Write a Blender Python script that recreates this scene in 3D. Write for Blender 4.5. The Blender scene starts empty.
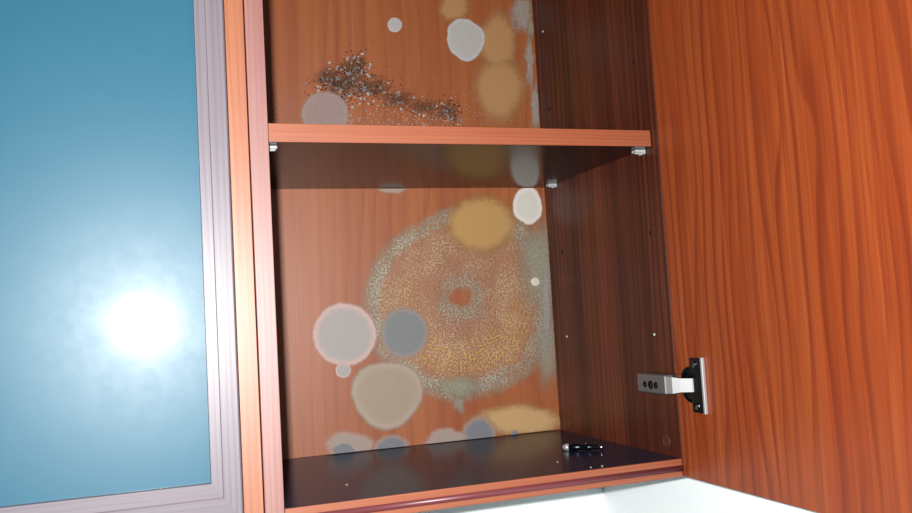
import bpy, bmesh, math, random
from mathutils import Vector, Matrix, noise

scene = bpy.context.scene
random.seed(7)

# ------------------------------------------------------------------ camera
CAM = Vector((-0.0866, -0.6929, 0.1420))
YAW, PITCH, ROLL, FPX = 0.3349, 0.0711, -0.0582, 854.81
_F = Vector((math.sin(YAW)*math.cos(PITCH), math.cos(YAW)*math.cos(PITCH), math.sin(PITCH)))
_r0 = Vector((math.cos(YAW), -math.sin(YAW), 0.0))
_u0 = _r0.cross(_F)
RGT = _r0*math.cos(ROLL) + _u0*math.sin(ROLL)
UPV = -_r0*math.sin(ROLL) + _u0*math.cos(ROLL)
cd = bpy.data.cameras.new('camera')
cd.sensor_fit = 'HORIZONTAL'; cd.sensor_width = 36.0; cd.lens = FPX/912*36.0
cd.clip_start = 0.01; cd.clip_end = 50
cam = bpy.data.objects.new('camera', cd)
scene.collection.objects.link(cam)
m = Matrix.Identity(4)
for i in range(3):
    m[i][0], m[i][1], m[i][2], m[i][3] = RGT[i], UPV[i], -_F[i], CAM[i]
cam.matrix_world = m
scene.camera = cam

# ------------------------------------------------------------------ world
w = bpy.data.worlds.new('room_ambience'); scene.world = w; w.use_nodes = True
w.node_tree.nodes['Background'].inputs[0].default_value = (0.62, 0.80, 1.0, 1)
w.node_tree.nodes['Background'].inputs[1].default_value = 0.07

# ------------------------------------------------------------------ the camera's flash
FLASH_POWER = 14.2
fl = bpy.data.lights.new('camera_flash', 'AREA')
fl.shape = 'RECTANGLE'; fl.size = 0.020; fl.size_y = 0.010
fl.energy = FLASH_POWER; fl.color = (1.0, 0.985, 0.97)
flo = bpy.data.objects.new('camera_flash', fl)
scene.collection.objects.link(flo)
fm = m.copy()
for i, v in enumerate(CAM + Vector((-0.025, 0.012, 0.017))):
    fm[i][3] = v
flo.matrix_world = fm

scene.view_settings.view_transform = 'Standard'
scene.view_settings.look = 'None'
scene.view_settings.exposure = 0.0
scene.view_settings.gamma = 1.0
scene.view_settings.use_curve_mapping = False

# ------------------------------------------------------------------ dimensions (metres)
W = 0.364          # clear width of the open cabinet
D = 0.2561          # depth to the back panel
TB = 0.0164        # bottom panel thickness
ZS, TS = 0.2948, 0.0156   # shelf underside, shelf thickness
HT = 0.66          # clear height
SIDE = 0.0153      # side panel
XD = W + 0.0004    # inner face of the open door
YW = D + 0.012     # kitchen wall behind the cabinets
XW = 0.4225        # kitchen wall to the right

def ray(px, py):
    d = _F + RGT*((px-456.0)/FPX) - UPV*((py-256.5)/FPX)
    return d
def on_y(px, py, Y):
    d = ray(px, py); return CAM + d*((Y-CAM.y)/d.y)
def on_x(px, py, X):
    d = ray(px, py); return CAM + d*((X-CAM.x)/d.x)
def on_z(px, py, Z):
    d = ray(px, py); return CAM + d*((Z-CAM.z)/d.z)

# ------------------------------------------------------------------ materials
ALB = 0.43           # every finish below is given as it looks in the photo's exposure; this is its share of reflectance
def lin(c):
    def f(v):
        v /= 255.0
        return v/12.92 if v <= 0.04045 else ((v+0.055)/1.055)**2.4
    return (f(c[0])*ALB, f(c[1])*ALB, f(c[2])*ALB, 1.0)

class NT:
    def __init__(s, name):
        s.m = bpy.data.materials.new(name); s.m.use_nodes = True
        s.t = s.m.node_tree; s.p = s.t.nodes['Principled BSDF']
    def n(s, typ, **kw):
        x = s.t.nodes.new(typ)
        for k, v in kw.items(): setattr(x, k, v)
        return x
    def l(s, a, b): s.t.links.new(a, b)
    def val(s, sock, v):
        if hasattr(v, 'is_linked') or hasattr(v, 'links'): s.l(v, sock)
        else: sock.default_value = v
    def math(s, op, a, b=0.0, c=0.0):
        x = s.n('ShaderNodeMath', operation=op)
        s.val(x.inputs[0], a); s.val(x.inputs[1], b); s.val(x.inputs[2], c)
        return x.outputs[0]
    def noise(s, vec, scale, detail=2.0, rough=0.5):
        x = s.n('ShaderNodeTexNoise'); s.l(vec, x.inputs['Vector'])
        x.inputs['Scale'].default_value = scale
        x.inputs['Detail'].default_value = detail
        x.inputs['Roughness'].default_value = rough
        return x.outputs['Fac']
    def ramp(s, fac, stops, interp='LINEAR'):
        x = s.n('ShaderNodeValToRGB'); s.l(fac, x.inputs[0])
        cr = x.color_ramp; cr.interpolation = interp
        while len(cr.elements) < len(stops): cr.elements.new(0.5)
        for e, (p, c) in zip(cr.elements, stops):
            e.position = p; e.color = c if len(c) == 4 else (*c, 1)
        return x.outputs[0]
    def mix(s, fac, a, b, mode='MIX'):
        x = s.n('ShaderNodeMix', data_type='RGBA', blend_type=mode)
        s.val(x.inputs[0], fac); s.val(x.inputs[6], a); s.val(x.inputs[7], b)
        return x.outputs[2]
    def mapr(s, v, a, b, c=0.0, d=1.0, smooth=True):
        x = s.n('ShaderNodeMapRange')
        if smooth: x.interpolation_type = 'SMOOTHSTEP'
        s.val(x.inputs[0], v)
        for i, q in enumerate((a, b, c, d)): x.inputs[i+1].default_value = q
        return x.outputs[0]
    def bump(s, h, strength=0.2, dist=0.001):
        x = s.n('ShaderNodeBump'); s.l(h, x.inputs['Height'])
        x.inputs['Strength'].default_value = strength
        x.inputs['Distance'].default_value = dist
        s.l(x.outputs[0], s.p.inputs['Normal'])

def plain(name, col, rough=0.5, metal=0.0, spec=0.5, coat=0.0, coat_rough=0.1, grain=0.05):
    k = NT(name)
    tc = k.n('ShaderNodeTexCoord')
    nz = k.noise(tc.outputs['Object'], 180, 3)
    c = lin(col)
    k.l(k.mix(nz, tuple(v*(1-grain) for v in c[:3])+(1,), tuple(min(0.97, v*(1+grain)) for v in c[:3])+(1,)), k.p.inputs['Base Color'])
    k.p.inputs['Roughness'].default_value = rough
    k.p.inputs['Metallic'].default_value = metal
    k.p.inputs['Specular IOR Level'].default_value = spec
    k.p.inputs['Coat Weight'].default_value = coat
    k.p.inputs['Coat Roughness'].default_value = coat_rough
    return k.m

def wood(name, across, along, light, mid, dark, seed=0.0, rough=0.4, lines=1.0, freq=120.0,
         figure=0.9, spec=0.5, sheen=0.0):
    """printed cherry grain; 'across' and 'along' are axis letters of the object's own coordinates"""
    k = NT(name)
    tc = k.n('ShaderNodeTexCoord'); sp = k.n('ShaderNodeSeparateXYZ'); k.l(tc.outputs['Object'], sp.inputs[0])
    u, v = sp.outputs[across], sp.outputs[along]
    def vec(su, sv, off):
        c = k.n('ShaderNodeCombineXYZ')
        k.l(k.math('MULTIPLY', u, su), c.inputs[0]); k.l(k.math('MULTIPLY', v, sv), c.inputs[1])
        c.inputs[2].default_value = off + seed
        return c.outputs[0]
    warp = k.noise(vec(9.0, 1.9, 1.0), 1.0, 2.0, 0.45)         # cathedral figure
    warp2 = k.noise(vec(30.0, 3.0, 4.0), 1.0, 1.0)
    ph = k.math('ADD', k.math('MULTIPLY', u, freq), k.math('MULTIPLY', warp, figure*9.0))
    ph = k.math('ADD', ph, k.math('MULTIPLY', warp2, 1.2))
    fr = k.math('FRACT', ph)
    band = k.ramp(fr, [(0.0, (0, 0, 0)), (0.55, (.55, .55, .55)), (0.86, (1, 1, 1)), (0.95, (.75, .75, .75)), (1.0, (0, 0, 0))])
    fine = k.noise(vec(620.0, 9.0, 9.0), 1.0, 2.0, 0.6)
    broad = k.noise(vec(26.0, 1.0, 14.0), 1.0, 2.0, 0.55)
    a = k.mapr(broad, 0.30, 0.70)
    col = k.mix(a, lin(mid), lin(light))
    lf = k.math('MULTIPLY', k.mapr(band, 0.35, 1.0), k.mapr(k.noise(vec(14, 2.2, 21), 1.0, 2.0), 0.32, 0.62, 0.25, 1.0))
    col = k.mix(k.math('MULTIPLY', lf, 0.85*lines), col, lin(dark))
    ff = k.mapr(fine, 0.42, 0.72)
    col = k.mix(k.math('MULTIPLY', ff, 0.42*lines), col, lin(dark))
    st = k.noise(vec(190.0, 3.0, 33.0), 1.0, 2.0, 0.6)
    col = k.mix(k.math('MULTIPLY', k.mapr(st, 0.40, 0.70), 0.38*lines), col, lin(dark))
    col = k.mix(k.math('MULTIPLY', k.mapr(st, 0.46, 0.28), 0.35*lines), col, lin(tuple(min(255, c*1.08+6) for c in light)))
    k.l(col, k.p.inputs['Base Color'])
    k.p.inputs['Roughness'].default_value = rough
    k.p.inputs['Specular IOR Level'].default_value = spec
    k.bump(fine, 0.12, 0.0004)
    return k.m

M = {}
M['door'] = wood('door_cherry_laminate', 'Y', 'Z', (208, 104, 50), (192, 84, 38), (148, 56, 26), 3.0, 0.44, 0.9, 66.0, 0.9, 0.35)
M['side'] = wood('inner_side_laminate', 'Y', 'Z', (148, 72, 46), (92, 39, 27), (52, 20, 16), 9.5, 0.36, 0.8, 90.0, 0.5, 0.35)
M['back'] = wood('back_panel_laminate', 'X', 'Z', (208, 120, 60), (194, 104, 50), (162, 78, 38), 15.0, 0.46, 0.5, 60.0, 0.6, 0.6)
M['edge_h'] = wood('cherry_edge_tape', 'Z', 'X', (212, 124, 80), (200, 106, 66), (174, 82, 50), 22.0, 0.45, 0.6, 300.0, 0.3, 0.65)
M['edge_orange'] = wood('orange_edge_tape', 'X', 'Z', (226, 148, 104), (216, 132, 90), (190, 104, 70), 27.0, 0.42, 0.6, 180.0, 0.3, 0.65)
M['edge_pink'] = wood('rosy_edge_tape', 'X', 'Z', (206, 150, 142), (196, 138, 130), (176, 114, 106), 31.0, 0.42, 0.55, 220.0, 0.3, 0.65)
M['edge_grey'] = wood('grey_washed_frame_foil', 'X', 'Z', (168, 158, 168), (158, 147, 157), (134, 122, 133), 36.0, 0.38, 0.6, 240.0, 0.4, 0.4)
M['edge_grey_h'] = wood('grey_washed_rail_foil', 'Z', 'X', (168, 158, 168), (158, 147, 157), (134, 122, 133), 39.0, 0.38, 0.6, 240.0, 0.4, 0.4)
M['outer'] = wood('outer_cherry_laminate', 'Y', 'Z', (190, 96, 50), (168, 74, 36), (120, 44, 22), 44.0, 0.42, 0.8, 90.0, 0.5)
M['plum'] = plain('plum_bead', (150, 78, 84), 0.34, 0, 0.4)
M['chrome'] = plain('nickel_plate', (205, 212, 216), 0.24, 1.0, grain=0.03)
M['satin'] = plain('satin_nickel', (250, 252, 252), 0.50, 0.6, grain=0.03)
M['black_metal'] = plain('dark_nickel', (44, 56, 62), 0.20, 0.85, 0.6)
M['arm_metal'] = plain('grey_nickel', (176, 178, 180), 0.42, 0.7, 0.5)
M['hole'] = plain('hole_shadow_black', (10, 8, 8), 0.8)
M['white_plastic'] = plain('white_plastic', (235, 238, 240), 0.3)
M['brown_plastic'] = plain('brown_plastic_cap', (112, 60, 42), 0.35)
ALB, _a = 1.0, ALB
M['wall'] = plain('white_wall_paint', (243, 250, 250), 0.6, grain=0.02)
ALB = _a
M['crumb'] = plain('pale_crumb', (225, 220, 212), 0.7)

def panel_material(name, c0, c1, spec=0.2, ior=1.5):                       # dark glossy melamine of shelf and floor panel, with settled dust
    k = NT(name)
    tc = k.n('ShaderNodeTexCoord')
    nz = k.noise(tc.outputs['Object'], 30, 4, 0.6)
    k.l(k.mix(nz, lin(c0), lin(c1)), k.p.inputs['Base Color'])
    k.p.inputs['Roughness'].default_value = 0.2
    k.p.inputs['Specular IOR Level'].default_value = spec
    k.p.inputs['IOR'].default_value = ior
    return k.m
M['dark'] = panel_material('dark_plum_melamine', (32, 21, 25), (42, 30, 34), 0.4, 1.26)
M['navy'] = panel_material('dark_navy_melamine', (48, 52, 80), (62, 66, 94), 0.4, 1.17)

def glass_material():
    k = NT('frosted_teal_glass')
    tc = k.n('ShaderNodeTexCoord')
    nz = k.noise(tc.outputs['Object'], 5, 3, 0.55)
    k.l(k.mix(nz, lin((56, 128, 158)), lin((62, 137, 166))), k.p.inputs['Base Color'])
    sc = k.noise(tc.outputs['Object'], 60, 5, 0.7)
    k.l(k.mapr(sc, 0.3, 0.7, 0.40, 0.43), k.p.inputs['Roughness'])
    k.p.inputs['Specular IOR Level'].default_value = 0.30
    k.p.inputs['Coat Weight'].default_value = 0.16
    k.p.inputs['Coat Roughness'].default_value = 0.11
    k.p.inputs['Transmission Weight'].default_value = 0.08
    return k.m
M['glass'] = glass_material()

# ------------------------------------------------------------------ mesh helpers
COL = scene.collection
def link(name, me, mat, parent=None, loc=None):
    o = bpy.data.objects.new(name, me); COL.objects.link(o)
    if mat: me.materials.append(mat)
    if parent: o.parent = parent
    return o

def world_of(o):
    p = Vector(o.location); q = o.parent
    while q: p = p + Vector(q.location); q = q.parent
    return p

def finish(name, bm, mat, parent=None, smooth=False):
    """mesh built in world coordinates; its origin goes to the centre of its bounds"""
    co = [v.co for v in bm.verts]
    c = Vector([(min(p[i] for p in co)+max(p[i] for p in co))/2 for i in range(3)])
    bmesh.ops.translate(bm, vec=-c, verts=bm.verts)
    bmesh.ops.recalc_face_normals(bm, faces=bm.faces)
    me = bpy.data.meshes.new(name); bm.to_mesh(me); bm.free()
    if smooth:
        for p in me.polygons: p.use_smooth = True
    o = link(name, me, mat, parent)
    o.location = c - (world_of(parent) if parent else Vector((0, 0, 0)))
    return o

def box(bm, x0, x1, y0, y1, z0, z1, bev=0.0, seg=2):
    r = bmesh.ops.create_cube(bm, size=1.0)
    vs = r['verts']
    for v in vs:
        v.co = Vector(((x0+x1)/2+v.co.x*(x1-x0), (y0+y1)/2+v.co.y*(y1-y0), (z0+z1)/2+v.co.z*(z1-z0)))
    if bev > 0:
        es = list({e for v in vs for e in v.link_edges})
        bmesh.ops.bevel(bm, geom=es, offset=bev, segments=seg, affect='EDGES', profile=0.5)

def slab(name, x0, x1, y0, y1, z0, z1, mat, parent=None, bev=0.0005):
    bm = bmesh.new(); box(bm, x0, x1, y0, y1, z0, z1, bev); return finish(name, bm, mat, parent)

def cyl(bm, c, axis, r, h, seg=24, r2=None):
    """cylinder/cone from c along axis by h"""
    axis = Vector(axis).normalized()
    rot = axis.to_track_quat('Z', 'Y').to_matrix().to_4x4()
    mt = Matrix.Translation(Vector(c)+axis*h/2) @ rot
    bmesh.ops.create_cone(bm, cap_ends=True, segments=seg, radius1=r, radius2=r if r2 is None else r2, depth=h, matrix=mt)

def lathe(bm, base, axis, prof, seg=20, squash=None):
    """prof = [(t along axis, radius)]; squash = (vector, factor) flattens the section"""
    axis = Vector(axis).normalized()
    q = axis.to_track_quat('Z', 'Y')
    rings = []
    for t, r in prof:
        ring = []
        for i in range(seg):
            a = 2*math.pi*i/seg
            p = q @ Vector((math.cos(a)*r, math.sin(a)*r, 0))
            if squash:
                s = squash[0]; p = p - s*(p.dot(s))*(1-squash[1])
            ring.append(bm.verts.new(Vector(base)+axis*t+p))
        rings.append(ring)
    for a, b in zip(rings, rings[1:]):
        for i in range(seg):
            bm.faces.new((a[i], a[(i+1) % seg], b[(i+1) % seg], b[i]))
    bm.faces.new(rings[0][::-1]); bm.faces.new(rings[-1])

def root(name, loc, label, cat, group=None):
    o = bpy.data.objects.new(name, None); COL.objects.link(o); o.location = loc
    o.empty_display_size = 0.05
    o['label'] = label; o['category'] = cat
    if group: o['group'] = group
    return o
def tag(o, label, cat, group=None):
    o['label'] = label; o['category'] = cat
    if group: o['group'] = group
def copy_at(o, parent, wpos):
    c = o.copy(); COL.objects.link(c); c.parent = parent
    c.location = Vector(wpos) - world_of(parent)
    return c

# ------------------------------------------------------------------ setting: two white kitchen walls
wb = slab('wall_back', -1.6, XW, YW, YW+0.10, -1.0, 1.3, M['wall'], None, 0.0); wb['kind'] = 'structure'
wr = slab('wall_right', XW, XW+0.10, -1.3, YW+0.10, -1.0, 1.3, M['wall'], None, 0.0); wr['kind'] = 'structure'
for o, t in ((wb, 'white painted kitchen wall behind the cabinets'), (wr, 'white painted kitchen wall at right behind the open door')):
    o['label'] = t

# ------------------------------------------------------------------ open cabinet
cab = root('wall_cabinet', (W/2, D/2, -TB), 'open cherry wood wall cabinet with mouldy back panel and swung-out door', 'cabinet')
Z0, Z1 = -TB, HT
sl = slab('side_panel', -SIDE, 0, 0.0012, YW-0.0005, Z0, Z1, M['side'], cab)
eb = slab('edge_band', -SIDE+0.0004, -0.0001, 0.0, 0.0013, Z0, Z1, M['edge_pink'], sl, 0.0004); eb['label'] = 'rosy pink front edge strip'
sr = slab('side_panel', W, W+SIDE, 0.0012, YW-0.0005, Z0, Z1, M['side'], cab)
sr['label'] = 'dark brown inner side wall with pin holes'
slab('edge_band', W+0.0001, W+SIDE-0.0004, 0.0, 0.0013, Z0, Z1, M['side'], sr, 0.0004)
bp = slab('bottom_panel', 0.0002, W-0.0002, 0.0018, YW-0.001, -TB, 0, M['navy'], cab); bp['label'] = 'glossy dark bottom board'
slab('edge_band', 0.0003, W-0.0003, 0.0, 0.002, -TB, 0.0, M['edge_h'], bp, 0.0005)
bm = bmesh.new()                                    # rounded plum bead let into the front edge
n, rr = 10, 0.0029
for k in range(2):
    x = 0.0004 if k == 0 else W-0.0004
    [bm.verts.new((x, 0.0006-math.sin(math.pi*i/n)*rr*0.9, -0.0088-math.cos(math.pi*i/n)*rr)) for i in range(n+1)]
bm.verts.ensure_lookup_table()
for i in range(n): bm.faces.new((bm.verts[i], bm.verts[i+1], bm.verts[n+2+i], bm.verts[n+1+i]))
bm.faces.new([bm.verts[i] for i in range(n+1)]); bm.faces.new([bm.verts[n+1+i] for i in range(n, -1, -1)])
bm.faces.new((bm.verts[0], bm.verts[n+1], bm.verts[2*n+1], bm.verts[n]))
bead = finish('edge_bead', bm, M['plum'], bp, True); bead['label'] = 'glossy plum bead along the front edge'
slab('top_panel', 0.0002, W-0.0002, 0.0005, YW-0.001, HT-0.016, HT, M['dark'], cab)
bk = slab('back_panel', 0.0002, W-0.0002, D, D+0.004, 0.0002, HT-0.0163, M['back'], cab, 0.0)
bk['label'] = 'cherry back board with mould colonies'

# shelf on pins
SI = 0.0109
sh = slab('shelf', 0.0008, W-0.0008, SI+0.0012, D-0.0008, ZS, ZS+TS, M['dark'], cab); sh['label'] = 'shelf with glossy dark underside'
slab('edge_band', 0.0008, W-0.0008, SI, SI+0.0014, ZS, ZS+TS, M['edge_h'], sh, 0.0004)

def pin_mesh(s):                                     # peg into the side panel and a flat tongue with raised lip
    bm = bmesh.new()
    box(bm, 0, 0.0100, -0.0045, 0.0045, -0.0030, -0.0002, 0.0008)
    box(bm, 0, 0.0016, -0.0055, 0.0055, -0.0048, -0.0002, 0.0006)
    cyl(bm, (0.0006, 0, -0.0030), (1, 0, 0), 0.0016, 0.0080, 14, 0.0012)
    if s < 0:
        for v in bm.verts: v.co.x *= -1
        bmesh.ops.reverse_faces(bm, faces=bm.faces)
    me = bpy.data.meshes.new('shelf_pin'); bm.to_mesh(me); bm.free(); me.materials.append(M['white_plastic'])
    return me
pl_, pr_ = pin_mesh(1), pin_mesh(-1)
yf = on_x(638, 150, W-0.005).y; yb = on_x(551, 183.5, W-0.005).y
for me, x, y in ((pl_, 0.0, yf), (pl_, 0.0, yb), (pr_, W, yf), (pr_, W, yb)):
    o = bpy.data.objects.new('shelf_pin', me); COL.objects.link(o); o.parent = cab
    o.location = Vector((x, y, ZS)) - world_of(cab)

# pin holes, plugs and screw caps on the right side panel
bm = bmesh.new(); lathe(bm, (0, 0, 0), (-1, 0, 0), [(-0.003, 0.0025), (0.0001, 0.0025), (0.0003, 0.0023), (0.00032, 0.0008)], 16)
hole_me = bpy.data.meshes.new('pin_hole'); bm.to_mesh(hole_me); bm.free(); hole_me.materials.append(M['hole'])
for px, py in ((633.5, 63), (650.5, 233), (562, 252.5), (549.5, 109)):
    o = bpy.data.objects.new('pin_hole', hole_me); COL.objects.link(o); o.parent = sr
    o.location = on_x(px, py, W) - world_of(sr)
bm = bmesh.new(); lathe(bm, (0, 0, 0), (-1, 0, 0), [(-0.003, 0.0014), (0.0004, 0.0014), (0.0010, 0.0010), (0.0011, 0.0003)], 16)
plug_me = bpy.data.meshes.new('hole_plug'); bm.to_mesh(plug_me); bm.free(); plug_me.materials.append(M['white_plastic'])
for px, py in ((543, 31.5), (567, 336.5), (654.5, 334.5)):
    o = bpy.data.objects.new('hole_plug', plug_me); COL.objects.link(o); o.parent = sr
    o.location = on_x(px, py, W) - world_of(sr)
bm = bmesh.new(); lathe(bm, (0, 0, 0), (-1, 0, 0), [(-0.002, 0.0062), (0.0004, 0.0062), (0.0009, 0.0056), (0.0009, 0.0048), (0.0005, 0.0044), (0.0006, 0.0005)], 28)
cap_me = bpy.data.meshes.new('screw_cap'); bm.to_mesh(cap_me); bm.free(); cap_me.materials.append(M['brown_plastic'])
for px, py in ((667, 441), (569.5, 423)):
    o = bpy.data.objects.new('screw_cap', cap_me); COL.objects.link(o); o.parent = sr
    o.location = on_x(px, py, W) - world_of(sr)

# open door, swung out to a right angle
door = slab('door', XD, XD+0.018, -0.4000, -0.0006, -TB+0.0002, HT, M['door'], cab, 0.0003)
door['label'] = 'orange cherry door standing open at right angle'

# concealed hinge
HZ = on_x(698, 385, XD).z
HY = on_x(698, 385, XD).y
hb = bmesh.new()                                     # mounting block on the side panel
ya, yb2 = on_x(639.5, 384, W-0.016).y, on_x(667, 384, W-0.016).y     # rear and front end of the arm
box(hb, W-0.009, W-0.0001, yb2+0.006, ya+0.004, HZ-0.009, HZ+0.009, 0.0012)
hinge = finish('hinge', hb, M['chrome'], cab); hinge['label'] = 'shiny metal concealed hinge'
bm = bmesh.new(); box(bm, W-0.0185, W-0.0085, yb2, ya, HZ-0.0088, HZ+0.0088, 0.0014)
arm = finish('hinge_arm', bm, M['arm_metal'], hinge)
ym = (ya+yb2)/2
for dy, r in ((-0.009, 0.0032), (0.0, 0.0042), (0.010, 0.0030)):
    bm = bmesh.new()
    lathe(bm, (W-0.0183, ym+dy, HZ-0.001), (-1, 0, 0), [(-0.001, r), (0.0005, r), (0.0008, r*0.8), (0.0004, r*0.45), (0.0003, 0.0002)], 18)
    finish('adjusting_screw', bm, M['black_metal'], hinge)
bm = bmesh.new()                                     # link between arm and cup: bent strip
pts = [(W-0.0165, yb2+0.004), (W-0.0150, yb2-0.008), (W-0.0105, HY+0.011), (W-0.0035, HY+0.003), (XD+0.004, HY+0.001)]
half = [0.0076, 0.0074, 0.0062, 0.0060, 0.0060]
prev = None; th = 0.0022
for i, (x, y) in enumerate(pts):
    a = Vector(pts[max(0, i-1)]); b = Vector(pts[min(len(pts)-1, i+1)])
    t = (b-a).normalized(); nn = Vector((t.y, -t.x))
    ring = [bm.verts.new((x+nn.x*s*th/2, y+nn.y*s*th/2, HZ+z*half[i])) for s, z in ((1, 1), (-1, 1), (-1, -1), (1, -1))]
    if prev:
        for j in range(4): bm.faces.new((prev[j], prev[(j+1) % 4], ring[(j+1) % 4], ring[j]))
    else: bm.faces.new(ring)
    prev = ring
bm.faces.new(prev[::-1])
finish('hinge_link', bm, M['satin'], hinge)['label'] = 'bright hinge link'
bm = bmesh.new()                                     # round cup rim let into the door
lathe(bm, (XD+0.006, HY+0.0085, HZ), (-1, 0, 0), [(0, 0.0160), (0.0062, 0.0168), (0.0080, 0.0164), (0.0082, 0.0146), (0.0070, 0.0138), (0.0068, 0.0010)], 36)
finish('hinge_cup', bm, M['black_metal'], hinge, False)['label'] = 'dark round hinge cup'
bm = bmesh.new(); box(bm, XD-0.0034, XD-0.0001, HY-0.0105, HY+0.0068, HZ-0.0245, HZ+0.0245, 0.0016, 3)
finish('cup_flange', bm, M['black_metal'], hinge)['label'] = 'dark upright flange screwed to the door'
bm = bmesh.new(); box(bm, XD-0.0036, XD-0.0001, HY-0.0130, HY-0.0100, HZ-0.0250, HZ+0.0250, 0.0008, 2)
finish('flange_lip', bm, M['satin'], hinge)['label'] = 'bright lip of the flange'
bm = bmesh.new(); lathe(bm, (0, 0, 0), (-1, 0, 0), [(0, 0.0034), (0.0008, 0.0034), (0.0016, 0.0024), (0.0012, 0.0008)], 18)
scr = bpy.data.meshes.new('screw'); bm.to_mesh(scr); bm.free(); scr.materials.append(M['chrome'])
for dz in (-0.0185, 0.0185):
    o = bpy.data.objects.new('screw', scr); COL.objects.link(o); o.parent = hinge
    o.location = Vector((XD-0.0033, HY-0.001, HZ+dz)) - world_of(hinge)

# ------------------------------------------------------------------ mould on the back panel
MB = 1.32
def mlin(c): return tuple(min(0.9, v*MB) for v in lin(c)[:3])+(1,)
def mould_mat(name, core, rim, a_core=0.9, edge=(0.72, 1.0), rim_at=0.8, speck=0.15, speck_scale=460.0, wob=0.25, core2=None):
    k = NT(name)
    at = k.n('ShaderNodeAttribute', attribute_name='rad'); rad = at.outputs['Fac']
    tc = k.n('ShaderNodeTexCoord'); ob = tc.outputs['Object']
    n1 = k.noise(ob, 120, 3, 0.6); n2 = k.noise(ob, speck_scale, 2, 0.6)
    r = k.math('ADD', rad, k.math('MULTIPLY', k.math('SUBTRACT', n1, 0.5), wob))
    col = k.mix(k.mapr(r, rim_at-0.16, rim_at+0.08), mlin(core), mlin(rim))
    dk = tuple(v*0.55 for v in mlin(core)[:3])+(1,)
    col = k.mix(k.math('MULTIPLY', k.mapr(n2, 0.48, 0.68), speck*2), col, dk)
    k.l(col, k.p.inputs['Base Color'])
    k.p.inputs['Roughness'].default_value = 0.9
    k.p.inputs['Specular IOR Level'].default_value = 0.15
    al = k.mapr(r, edge[0], edge[1], a_core, 0.0)
    al = k.math('MULTIPLY', al, k.mapr(n2, 0.25, 0.6, 1.0-speck, 1.0))
    lim = k.mapr(rad, 0.93, 1.0, 1.0, 0.0)
    k.l(k.math('MULTIPLY', al, lim), k.p.inputs['Alpha'])
    return k.m

def big_colony_mat():
    k = NT('mould_ring_colony')
    rad = k.n('ShaderNodeAttribute', attribute_name='rad').outputs['Fac']
    tc = k.n('ShaderNodeTexCoord'); ob = tc.outputs['Object']
    sp = k.n('ShaderNodeSeparateXYZ'); k.l(ob, sp.inputs[0])
    n1 = k.noise(ob, 90, 3, 0.6); n2 = k.noise(ob, 430, 2, 0.6); n3 = k.noise(ob, 400, 1, 0.5); n4 = k.noise(ob, 30, 2, 0.5)
    r = k.math('ADD', rad, k.math('MULTIPLY', k.math('SUBTRACT', n1, 0.5), 0.14))
    teal, grey, yel = mlin((190, 192, 172)), mlin((208, 178, 150)), mlin((240, 196, 118))
    col = k.ramp(r, [(0.0, teal), (0.20, teal), (0.27, grey), (1.0, grey)])
    # ochre grains, thickest below the eye of the colony
    low = k.mapr(sp.outputs['Z'], 0.055, -0.055, 0.35, 1.0)
    belt = k.ramp(r, [(0.30, (0, 0, 0)), (0.46, (1,)*3), (0.70, (1,)*3), (0.80, (0, 0, 0))])
    gr = k.math('MULTIPLY', k.math('MULTIPLY', k.mapr(n3, 0.50, 0.60), belt), low)
    col = k.mix(gr, col, yel)
    rimf = k.mapr(r, 0.74, 0.82)
    col = k.mix(rimf, col, teal)
    al = k.ramp(r, [(0.0, (0, 0, 0)), (0.07, (.05,)*3), (0.12, (.55,)*3), (0.18, (.55,)*3), (0.24, (.50,)*3), (0.45, (.64,)*3), (0.62, (.62,)*3), (0.74, (.56,)*3), (0.80, (.78,)*3), (0.88, (.66,)*3), (0.99, (0, 0, 0)), (1.0, (0, 0, 0))])
    al = k.math('MULTIPLY', al, k.mapr(n2, 0.42, 0.60, 0.30, 1.3))
    al = k.math('MULTIPLY', al, k.mapr(n4, 0.34, 0.62, 0.7, 1.15))
    al = k.math('MAXIMUM', al, k.math('MULTIPLY', gr, 0.75))
    al = k.math('MULTIPLY', al, k.mapr(rad, 0.94, 1.0, 1.0, 0.0))
    k.l(col, k.p.inputs['Base Color']); k.l(al, k.p.inputs['Alpha'])
    k.p.inputs['Roughness'].default_value = 0.9
    k.p.inputs['Specular IOR Level'].default_value = 0.15
    return k.m

_layer = [0]
def patch(px, py, rx, ry, mat, wob=0.05, seed=None, zmin=0.0008, zmax=HT-0.02, shape=None, nr=12, ns=64, label=None, dome=0.0006):
    """one low mouldy cushion growing on the back board, its outline given around a pixel of the photograph"""
    _layer[0] += 1
    base = 0.00012*_layer[0]
    sd = _layer[0]*7.3 if seed is None else seed
    bm = bmesh.new(); rl = bm.verts.layers.float.new('rad')
    rings = []
    for i in range(nr+1):
        t = i/nr; ring = []
        for j in range(ns if i else 1):
            a = 2*math.pi*j/ns
            k = 1 + wob*2*noise.noise(Vector((math.cos(a)*1.3, math.sin(a)*1.3, sd))) + wob*noise.noise(Vector((math.cos(a)*4, math.sin(a)*4, sd+5)))
            if shape: k *= shape(a)
            p = on_y(px+math.cos(a)*rx*t*k, py+math.sin(a)*ry*t*k, D)
            p.x = min(max(p.x, 0.0008), W-0.0008); p.z = min(max(p.z, zmin), zmax)
            p.y = D - base - dome*(1-t*t)
            v = bm.verts.new(p); v[rl] = t; ring.append(v)
        rings.append(ring)
    for j in range(ns): bm.faces.new((rings[0][0], rings[1][j], rings[1][(j+1) % ns]))
    for i in range(1, nr):
        for j in range(ns):
            bm.faces.new((rings[i][j], rings[i+1][j], rings[i+1][(j+1) % ns], rings[i][(j+1) % ns]))
    o = finish('mould_patch', bm, mat, bk, True)
    # normals towards the room
    if o.data.polygons[0].normal.y > 0: o.data.flip_normals()
    if label: o['label'] = label
    return o

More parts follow.
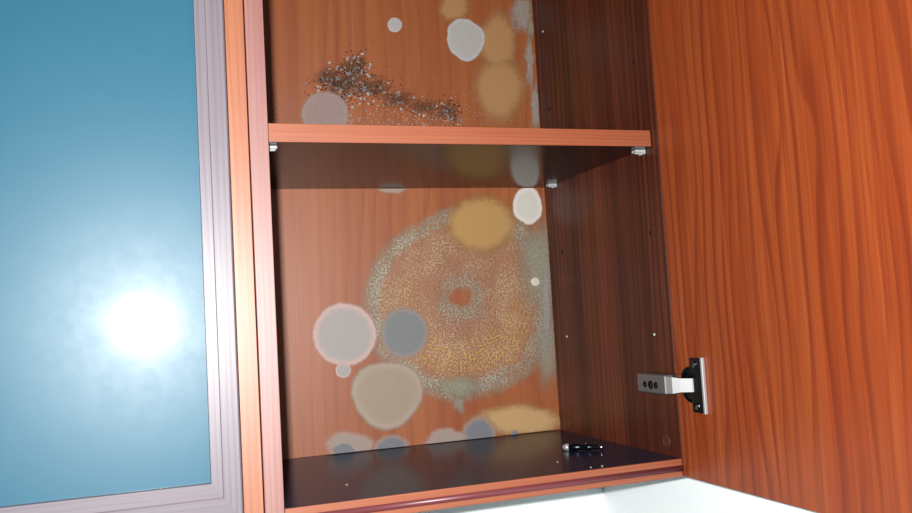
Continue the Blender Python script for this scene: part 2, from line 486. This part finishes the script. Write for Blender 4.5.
ZT = ZS+TS+0.0006
G = lambda n, *a, **k: mould_mat('mould_'+n, *a, **k)
ochre = G('ochre', (214, 164, 112), (212, 154, 104), 0.80, (0.45, 1.0), 0.7, 0.12)
ochre_b = G('ochre_flat', (214, 170, 108), (210, 156, 100), 0.88, (0.55, 1.0), 0.8, 0.10)
tan = G('tan', (232, 192, 136), (224, 168, 116), 0.85, (0.45, 1.0), 0.8, 0.12)
tealm = G('teal', (192, 188, 166), (196, 182, 160), 0.75, (0.25, 1.0), 0.8, 0.6, 430.0, 0.5)
rimgrey = G('pale_disc', (200, 194, 190), (240, 206, 198), 0.92, (0.86, 1.0), 0.84, 0.10, wob=0.10)
bluegrey = G('slate_disc', (152, 156, 158), (208, 180, 164), 0.90, (0.74, 1.0), 0.84, 0.10, wob=0.10)
tangrey = G('putty_disc', (196, 178, 158), (206, 190, 172), 0.88, (0.84, 1.0), 0.80, 0.14, wob=0.08)
white = G('white_disc', (236, 234, 220), (255, 244, 236), 0.95, (0.84, 1.0), 0.74, 0.08, wob=0.12)
palegrey = G('pale_grey', (210, 206, 202), (226, 228, 228), 0.94, (0.88, 1.0), 0.90, 0.16, wob=0.08)
lilac = G('lilac', (190, 168, 162), (200, 178, 170), 0.88, (0.84, 1.0), 0.85, 0.30, wob=0.08)
slate = G('slate_soft', (146, 152, 160), (214, 180, 160), 0.85, (0.62, 1.0), 0.72, 0.12)
pale_soft = G('pale_soft', (198, 182, 172), (228, 192, 176), 0.80, (0.62, 1.0), 0.75, 0.15)
crust = G('crust', (200, 194, 184), (206, 194, 184), 0.75, (0.35, 0.95), 0.8, 0.6, 380.0, 0.9)

# upper compartment
UP = dict(zmin=ZT)
patch(454, 8, 19, 19, ochre, 0.08, **UP)
patch(497, 42, 25, 36, ochre, 0.10, **UP)
patch(499, 88, 35, 38, ochre, 0.07, shape=lambda a: 1+0.16*max(0, math.cos(a-math.pi/2))**6, **UP)
patch(522, 14, 13, 26, crust, 0.20, **UP)
patch(530, 62, 7, 34, crust, 0.25, **UP)
patch(535, 106, 6, 28, crust, 0.25, **UP)
patch(531, 28, 6, 12, tealm, 0.1, **UP)
patch(465, 39.5, 20, 22, palegrey, 0.04, shape=lambda a: 1+0.05*math.cos(3*a+0.5)+0.04*math.cos(2*a-1.5), label='pale grey mould blob', **UP)
patch(394.5, 25.3, 7.8, 7.8, palegrey, 0.03, **UP)
soot = G('soot', (92, 76, 66), (100, 80, 66), 0.45, (0.10, 0.95), 0.8, 0.35, 420.0, 0.7)
for q in ((330, 78, 22, 15), (354, 70, 17, 20), (346, 86, 24, 14), (374, 88, 24, 14), (398, 100, 24, 12), (424, 108, 22, 10), (448, 112, 16, 14)):
    patch(*q, soot, 0.15, **UP)
patch(324.5, 115, 25.5, 24.5, lilac, 0.02, label='lilac grey mould disc', **UP)
# lower compartment
LO = dict(zmax=ZS-0.0006)
patch(460, 297, 108, 104, big_colony_mat(), 0.03, nr=30, ns=120,
      shape=lambda a: 1.0 - 0.12*max(0, math.cos(a+2.0))**2 - 0.10*max(0, math.cos(a+0.1))**4 + 0.05*max(0, math.cos(a-1.5))**8,
      label='huge ringed mould colony with teal rim and ochre grains', dome=0.0004, **LO)
patch(540, 264, 30, 62, tealm, 0.12, **LO)
patch(546, 350, 14, 50, tealm, 0.12, **LO)
patch(458, 386, 32, 14, tealm, 0.15, **LO)
patch(458, 404, 9, 12, tealm, 0.15, **LO)
patch(520, 420, 52, 20, tan, 0.10, **LO)
patch(480, 224.5, 43, 34, ochre_b, 0.04, label='ochre mould patch', **LO)
patch(391, 183, 22, 13, pale_soft, 0.05, **LO)
patch(526.5, 206, 16, 20, white, 0.05, label='whitish mould spot', **LO)
patch(534, 282, 4.6, 4.6, white, 0.05, **LO)
patch(545, 300, 5, 70, crust, 0.2, **LO)
patch(344, 334.5, 34, 34, rimgrey, 0.02, label='pale grey mould disc with pinkish rim', **LO)
patch(342.5, 370.5, 8.5, 8, rimgrey, 0.04, **LO)
patch(403.5, 333, 27, 29, bluegrey, 0.02, label='slate grey mould disc', **LO)
patch(386, 394, 38, 37.5, tangrey, 0.02, shape=lambda a: 1+0.05*math.cos(3*(a-math.pi/2)-0.2)+0.02*math.cos(2*a), label='putty grey rounded mould patch', **LO)
patch(349, 447, 30, 19, pale_soft, 0.08, **LO)
patch(345, 451, 18, 15, slate, 0.06, **LO)
patch(391, 447, 22, 15, slate, 0.06, **LO)
patch(446, 440, 26, 14, pale_soft, 0.10, **LO)
patch(478, 434, 20, 22, slate, 0.05, **LO)
patch(513, 434.5, 4.5, 6, slate, 0.05, **LO)

def specks(name, pts, mat):
    bm = bmesh.new()
    for px, py, r in pts:
        p = on_y(px, py, D)
        if p.z < ZT+0.0005 or p.x > W-0.002 or p.x < 0.002: continue
        rm = r*0.00110
        vs = [bm.verts.new(p+Vector(d)*rm*random.uniform(0.7, 1.25)) for d in ((1, 0, 0), (0.3, 0, 1), (-0.8, 0, 0.5), (-0.7, 0, -0.7), (0.4, 0, -0.9))]
        tip = bm.verts.new(p+Vector((0, -rm*0.9-0.0006, 0)))
        for i in range(5): bm.faces.new((vs[i], vs[(i+1) % 5], tip))
    o = finish(name, bm, mat, bk); o['kind'] = 'stuff'
    return o
path = [(356, 58), (348, 68), (334, 76), (326, 82), (360, 74), (366, 88), (350, 94), (338, 92), (322, 86), (338, 78), (356, 66), (352, 82), (366, 82), (382, 88), (398, 97), (414, 104), (430, 108), (446, 112), (454, 116), (372, 92), (344, 90), (448, 106)]
M['speck_dark'] = plain('mould_black', (44, 42, 40), 0.9)
M['speck_light'] = plain('mould_white_dots', (246, 242, 240), 0.9)
M['speck_pink'] = plain('mould_pink_dots', (226, 180, 158), 0.9)
dk, wh, pk = [], [], []
for i in range(900):
    c = random.choice(path); dk.append((random.gauss(c[0], 8), random.gauss(c[1], 6), random.uniform(0.4, 1.0)))
for i in range(190):
    c = random.choice(path); wh.append((random.gauss(c[0], 8), random.gauss(c[1]+3, 6), random.uniform(0.8, 1.9)))
for i in range(130):
    wh.append((random.uniform(344, 460), 126-abs(random.gauss(0, 13)), random.uniform(0.4, 1.0)))
for i in range(150):
    pk.append((270+abs(random.gauss(0, 26)), 126-abs(random.gauss(0, 18)), random.uniform(0.4, 0.95)))
for i in range(230):
    pk.append((random.gauss(480, 24), 126-abs(random.gauss(0, 22)), random.uniform(0.4, 1.0)))
for i in range(200):
    pk.append((random.uniform(345, 450), 126-abs(random.gauss(0, 8)), random.uniform(0.4, 0.9)))
specks('black_mould_specks', dk, M['speck_dark'])['label'] = 'scatter of tiny black mould specks'
specks('white_mould_specks', wh, M['speck_light'])['label'] = 'scatter of tiny white mould dots'
specks('pink_mould_specks', pk, M['speck_pink'])['label'] = 'scatter of faint pinkish mould dots'

# ------------------------------------------------------------------ neighbouring cabinet with frosted glass door
LX1 = -SIDE-0.0004; LX0 = -0.60
lc = root('glass_door_cabinet', ((LX0+LX1)/2, D/2, -TB), 'closed wall cabinet with frosted teal glass door beside the open cabinet', 'cabinet')
for a, b in ((LX1-0.0215, LX1), (LX0, LX0+0.016)):
    s = slab('side_panel', a, b, 0.0012, YW-0.0005, Z0, Z1, M['outer'], lc)
    e = slab('edge_band', a+0.0002, b-0.0003, 0.0, 0.0013, Z0, Z1, M['edge_orange'], s, 0.0004)
    e['label'] = 'pale orange front edge strip'
slab('bottom_panel', LX0+0.0162, LX1-0.0217, 0.0005, YW-0.001, -TB, 0, M['outer'], lc)
slab('top_panel', LX0+0.0162, LX1-0.0217, 0.0005, YW-0.001, HT-0.016, HT, M['outer'], lc)
slab('back_panel', LX0+0.0162, LX1-0.0217, D, D+0.004, 0.0002, HT-0.0163, M['outer'], lc, 0.0)
XF, XG, ZG = -0.0331, -0.0556, 0.0297               # frame outer edge, pane edge, pane bottom
ST = XG-XF; ST = abs(ST); RL = 0.030
DX0 = LX0+0.004; DZ0, DZ1 = ZG-RL, HT
Y0 = -0.0215
# hidden rebate frame that carries the mouldings
bm = bmesh.new()
for a in ((DX0+0.001, DX0+0.014, DZ0+0.001, DZ1-0.001), (XF-0.014, XF-0.001, DZ0+0.001, DZ1-0.001), (DX0+0.014, XF-0.014, DZ0+0.001, DZ0+0.014), (DX0+0.014, XF-0.014, DZ1-0.014, DZ1-0.001)):
    box(bm, a[0], a[1], -0.0065, -0.0012, a[2], a[3])
gd = finish('glass_door', bm, M['edge_grey'], lc); gd['label'] = 'frosted glass door with slim grey wood frame'

def moulding(name, a, b, inward, wd, mat, parent):
    """mitred frame member from corner a to corner b; inner lip stepped down towards the pane"""
    a, b = Vector(a), Vector(b); t = (b-a).normalized(); n_ = Vector(inward)
    # profile: (distance inward from outer edge as fraction, y)
    w0 = wd
    prof = [(0.0, -0.0060), (0.0, Y0+0.0012), (0.0012, Y0), (w0*0.60, Y0), (w0*0.63, Y0+0.0009), (w0*0.985, Y0+0.0009), (w0, Y0+0.0040), (w0, -0.0060)]
    bm = bmesh.new(); rows = []
    for p, s in ((a, 1), (b, -1)):
        row = []
        for d, y in prof:
            other = d/wd                                # mitre: run in along the member at the same share
            q = p + n_*d + t*s*(other*MIT[name])
            row.append(bm.verts.new((q.x, y, q.z)))
        rows.append(row)
    k = len(prof)
    for i in range(k): bm.faces.new((rows[0][i], rows[0][(i+1) % k], rows[1][(i+1) % k], rows[1][i]))
    bm.faces.new(rows[0][::-1]); bm.faces.new(rows[1])
    return finish(name, bm, mat, parent)
MIT = {'stile': RL, 'rail': ST}
moulding('stile', (XF, 0, DZ0), (XF, 0, DZ1), (-1, 0, 0), ST, M['edge_grey'], gd)
moulding('stile', (DX0, 0, DZ0), (DX0, 0, DZ1), (1, 0, 0), ST, M['edge_grey'], gd)
moulding('rail', (DX0, 0, DZ0), (XF, 0, DZ0), (0, 0, 1), RL, M['edge_grey_h'], gd)
moulding('rail', (DX0, 0, DZ1), (XF, 0, DZ1), (0, 0, -1), RL, M['edge_grey_h'], gd)
slab('glass_pane', DX0+ST-0.001, XG+0.001, -0.0165, -0.0125, ZG-0.001, DZ1-RL+0.001, M['glass'], gd, 0.0)['label'] = 'frosted teal glass pane'

# ------------------------------------------------------------------ small metal fitting lying on the bottom board
pa, pb = on_z(562.5, 450.5, 0.0), on_z(604, 450.5, 0.0)
ax = (pb-pa); L = ax.length; ax.normalize()
rf = 0.0038
ft = root('metal_peg', ((pa+pb)/2), 'small dark shiny metal peg lying on the bottom board', 'peg')
bm = bmesh.new()
up = Vector((0, 0, 1))
lathe(bm, pa+up*rf*0.9, ax, [(L*0.16, rf*0.86), (L*0.24, rf*0.95), (L*0.36, rf*0.95), (L*0.40, rf*0.78), (L*0.56, rf*0.74), (L*0.60, rf*0.9), (L*0.66, rf*0.9), (L*0.70, rf*0.66), (L*0.90, rf*0.60)], 20)
finish('shaft', bm, M['black_metal'], ft, True)
bm = bmesh.new(); lathe(bm, pa+up*rf*0.9, ax, [(0, 0.0002), (L*0.02, rf*0.45), (L*0.06, rf*0.78), (L*0.11, rf*0.94), (L*0.17, rf*0.9)], 20)
finish('rounded_head', bm, M['satin'], ft, True)['label'] = 'bright rounded head'
bm = bmesh.new(); lathe(bm, pa+up*rf*0.9, ax, [(L*0.89, rf*0.55), (L*0.91, rf*0.72), (L*0.95, rf*0.80), (L*0.985, rf*0.6), (L, 0.0003)], 20)
finish('tip', bm, M['chrome'], ft, True)
bm = bmesh.new(); cyl(bm, pa+ax*L*0.58+up*rf*1.6, (0, 0, 1), 0.0009, 0.0018, 12, 0.0006)
finish('lug', bm, M['chrome'], ft)

for i, (px, py, r, lb) in enumerate(((557.5, 462, 0.0008, 'tiny pale crumb on the bottom board left of the metal peg'),
                       (591, 467.3, 0.0008, 'tiny pale crumb near the front edge below the metal peg'),
                       (602, 466, 0.0009, 'tiny pale crumb right of another near the board front edge'),
                       (346.8, 484.7, 0.0009, 'tiny pale crumb at the left of the dark bottom board'))):
    bm = bmesh.new(); bmesh.ops.create_icosphere(bm, subdivisions=2, radius=r)
    p = on_z(px, py, r*0.6)
    for v in bm.verts:
        v.co = Vector((v.co.x*1.3, v.co.y, v.co.z*0.6))*(1+0.3*noise.noise(v.co*900+Vector((i, 0, 0)))) + Vector((p.x, p.y, r*0.62))
    zmin = min(v.co.z for v in bm.verts)
    for v in bm.verts: v.co.z -= zmin
    tag(finish('crumb', bm, M['crumb'], None, True), lb, 'crumb', 'crumbs on the bottom board')
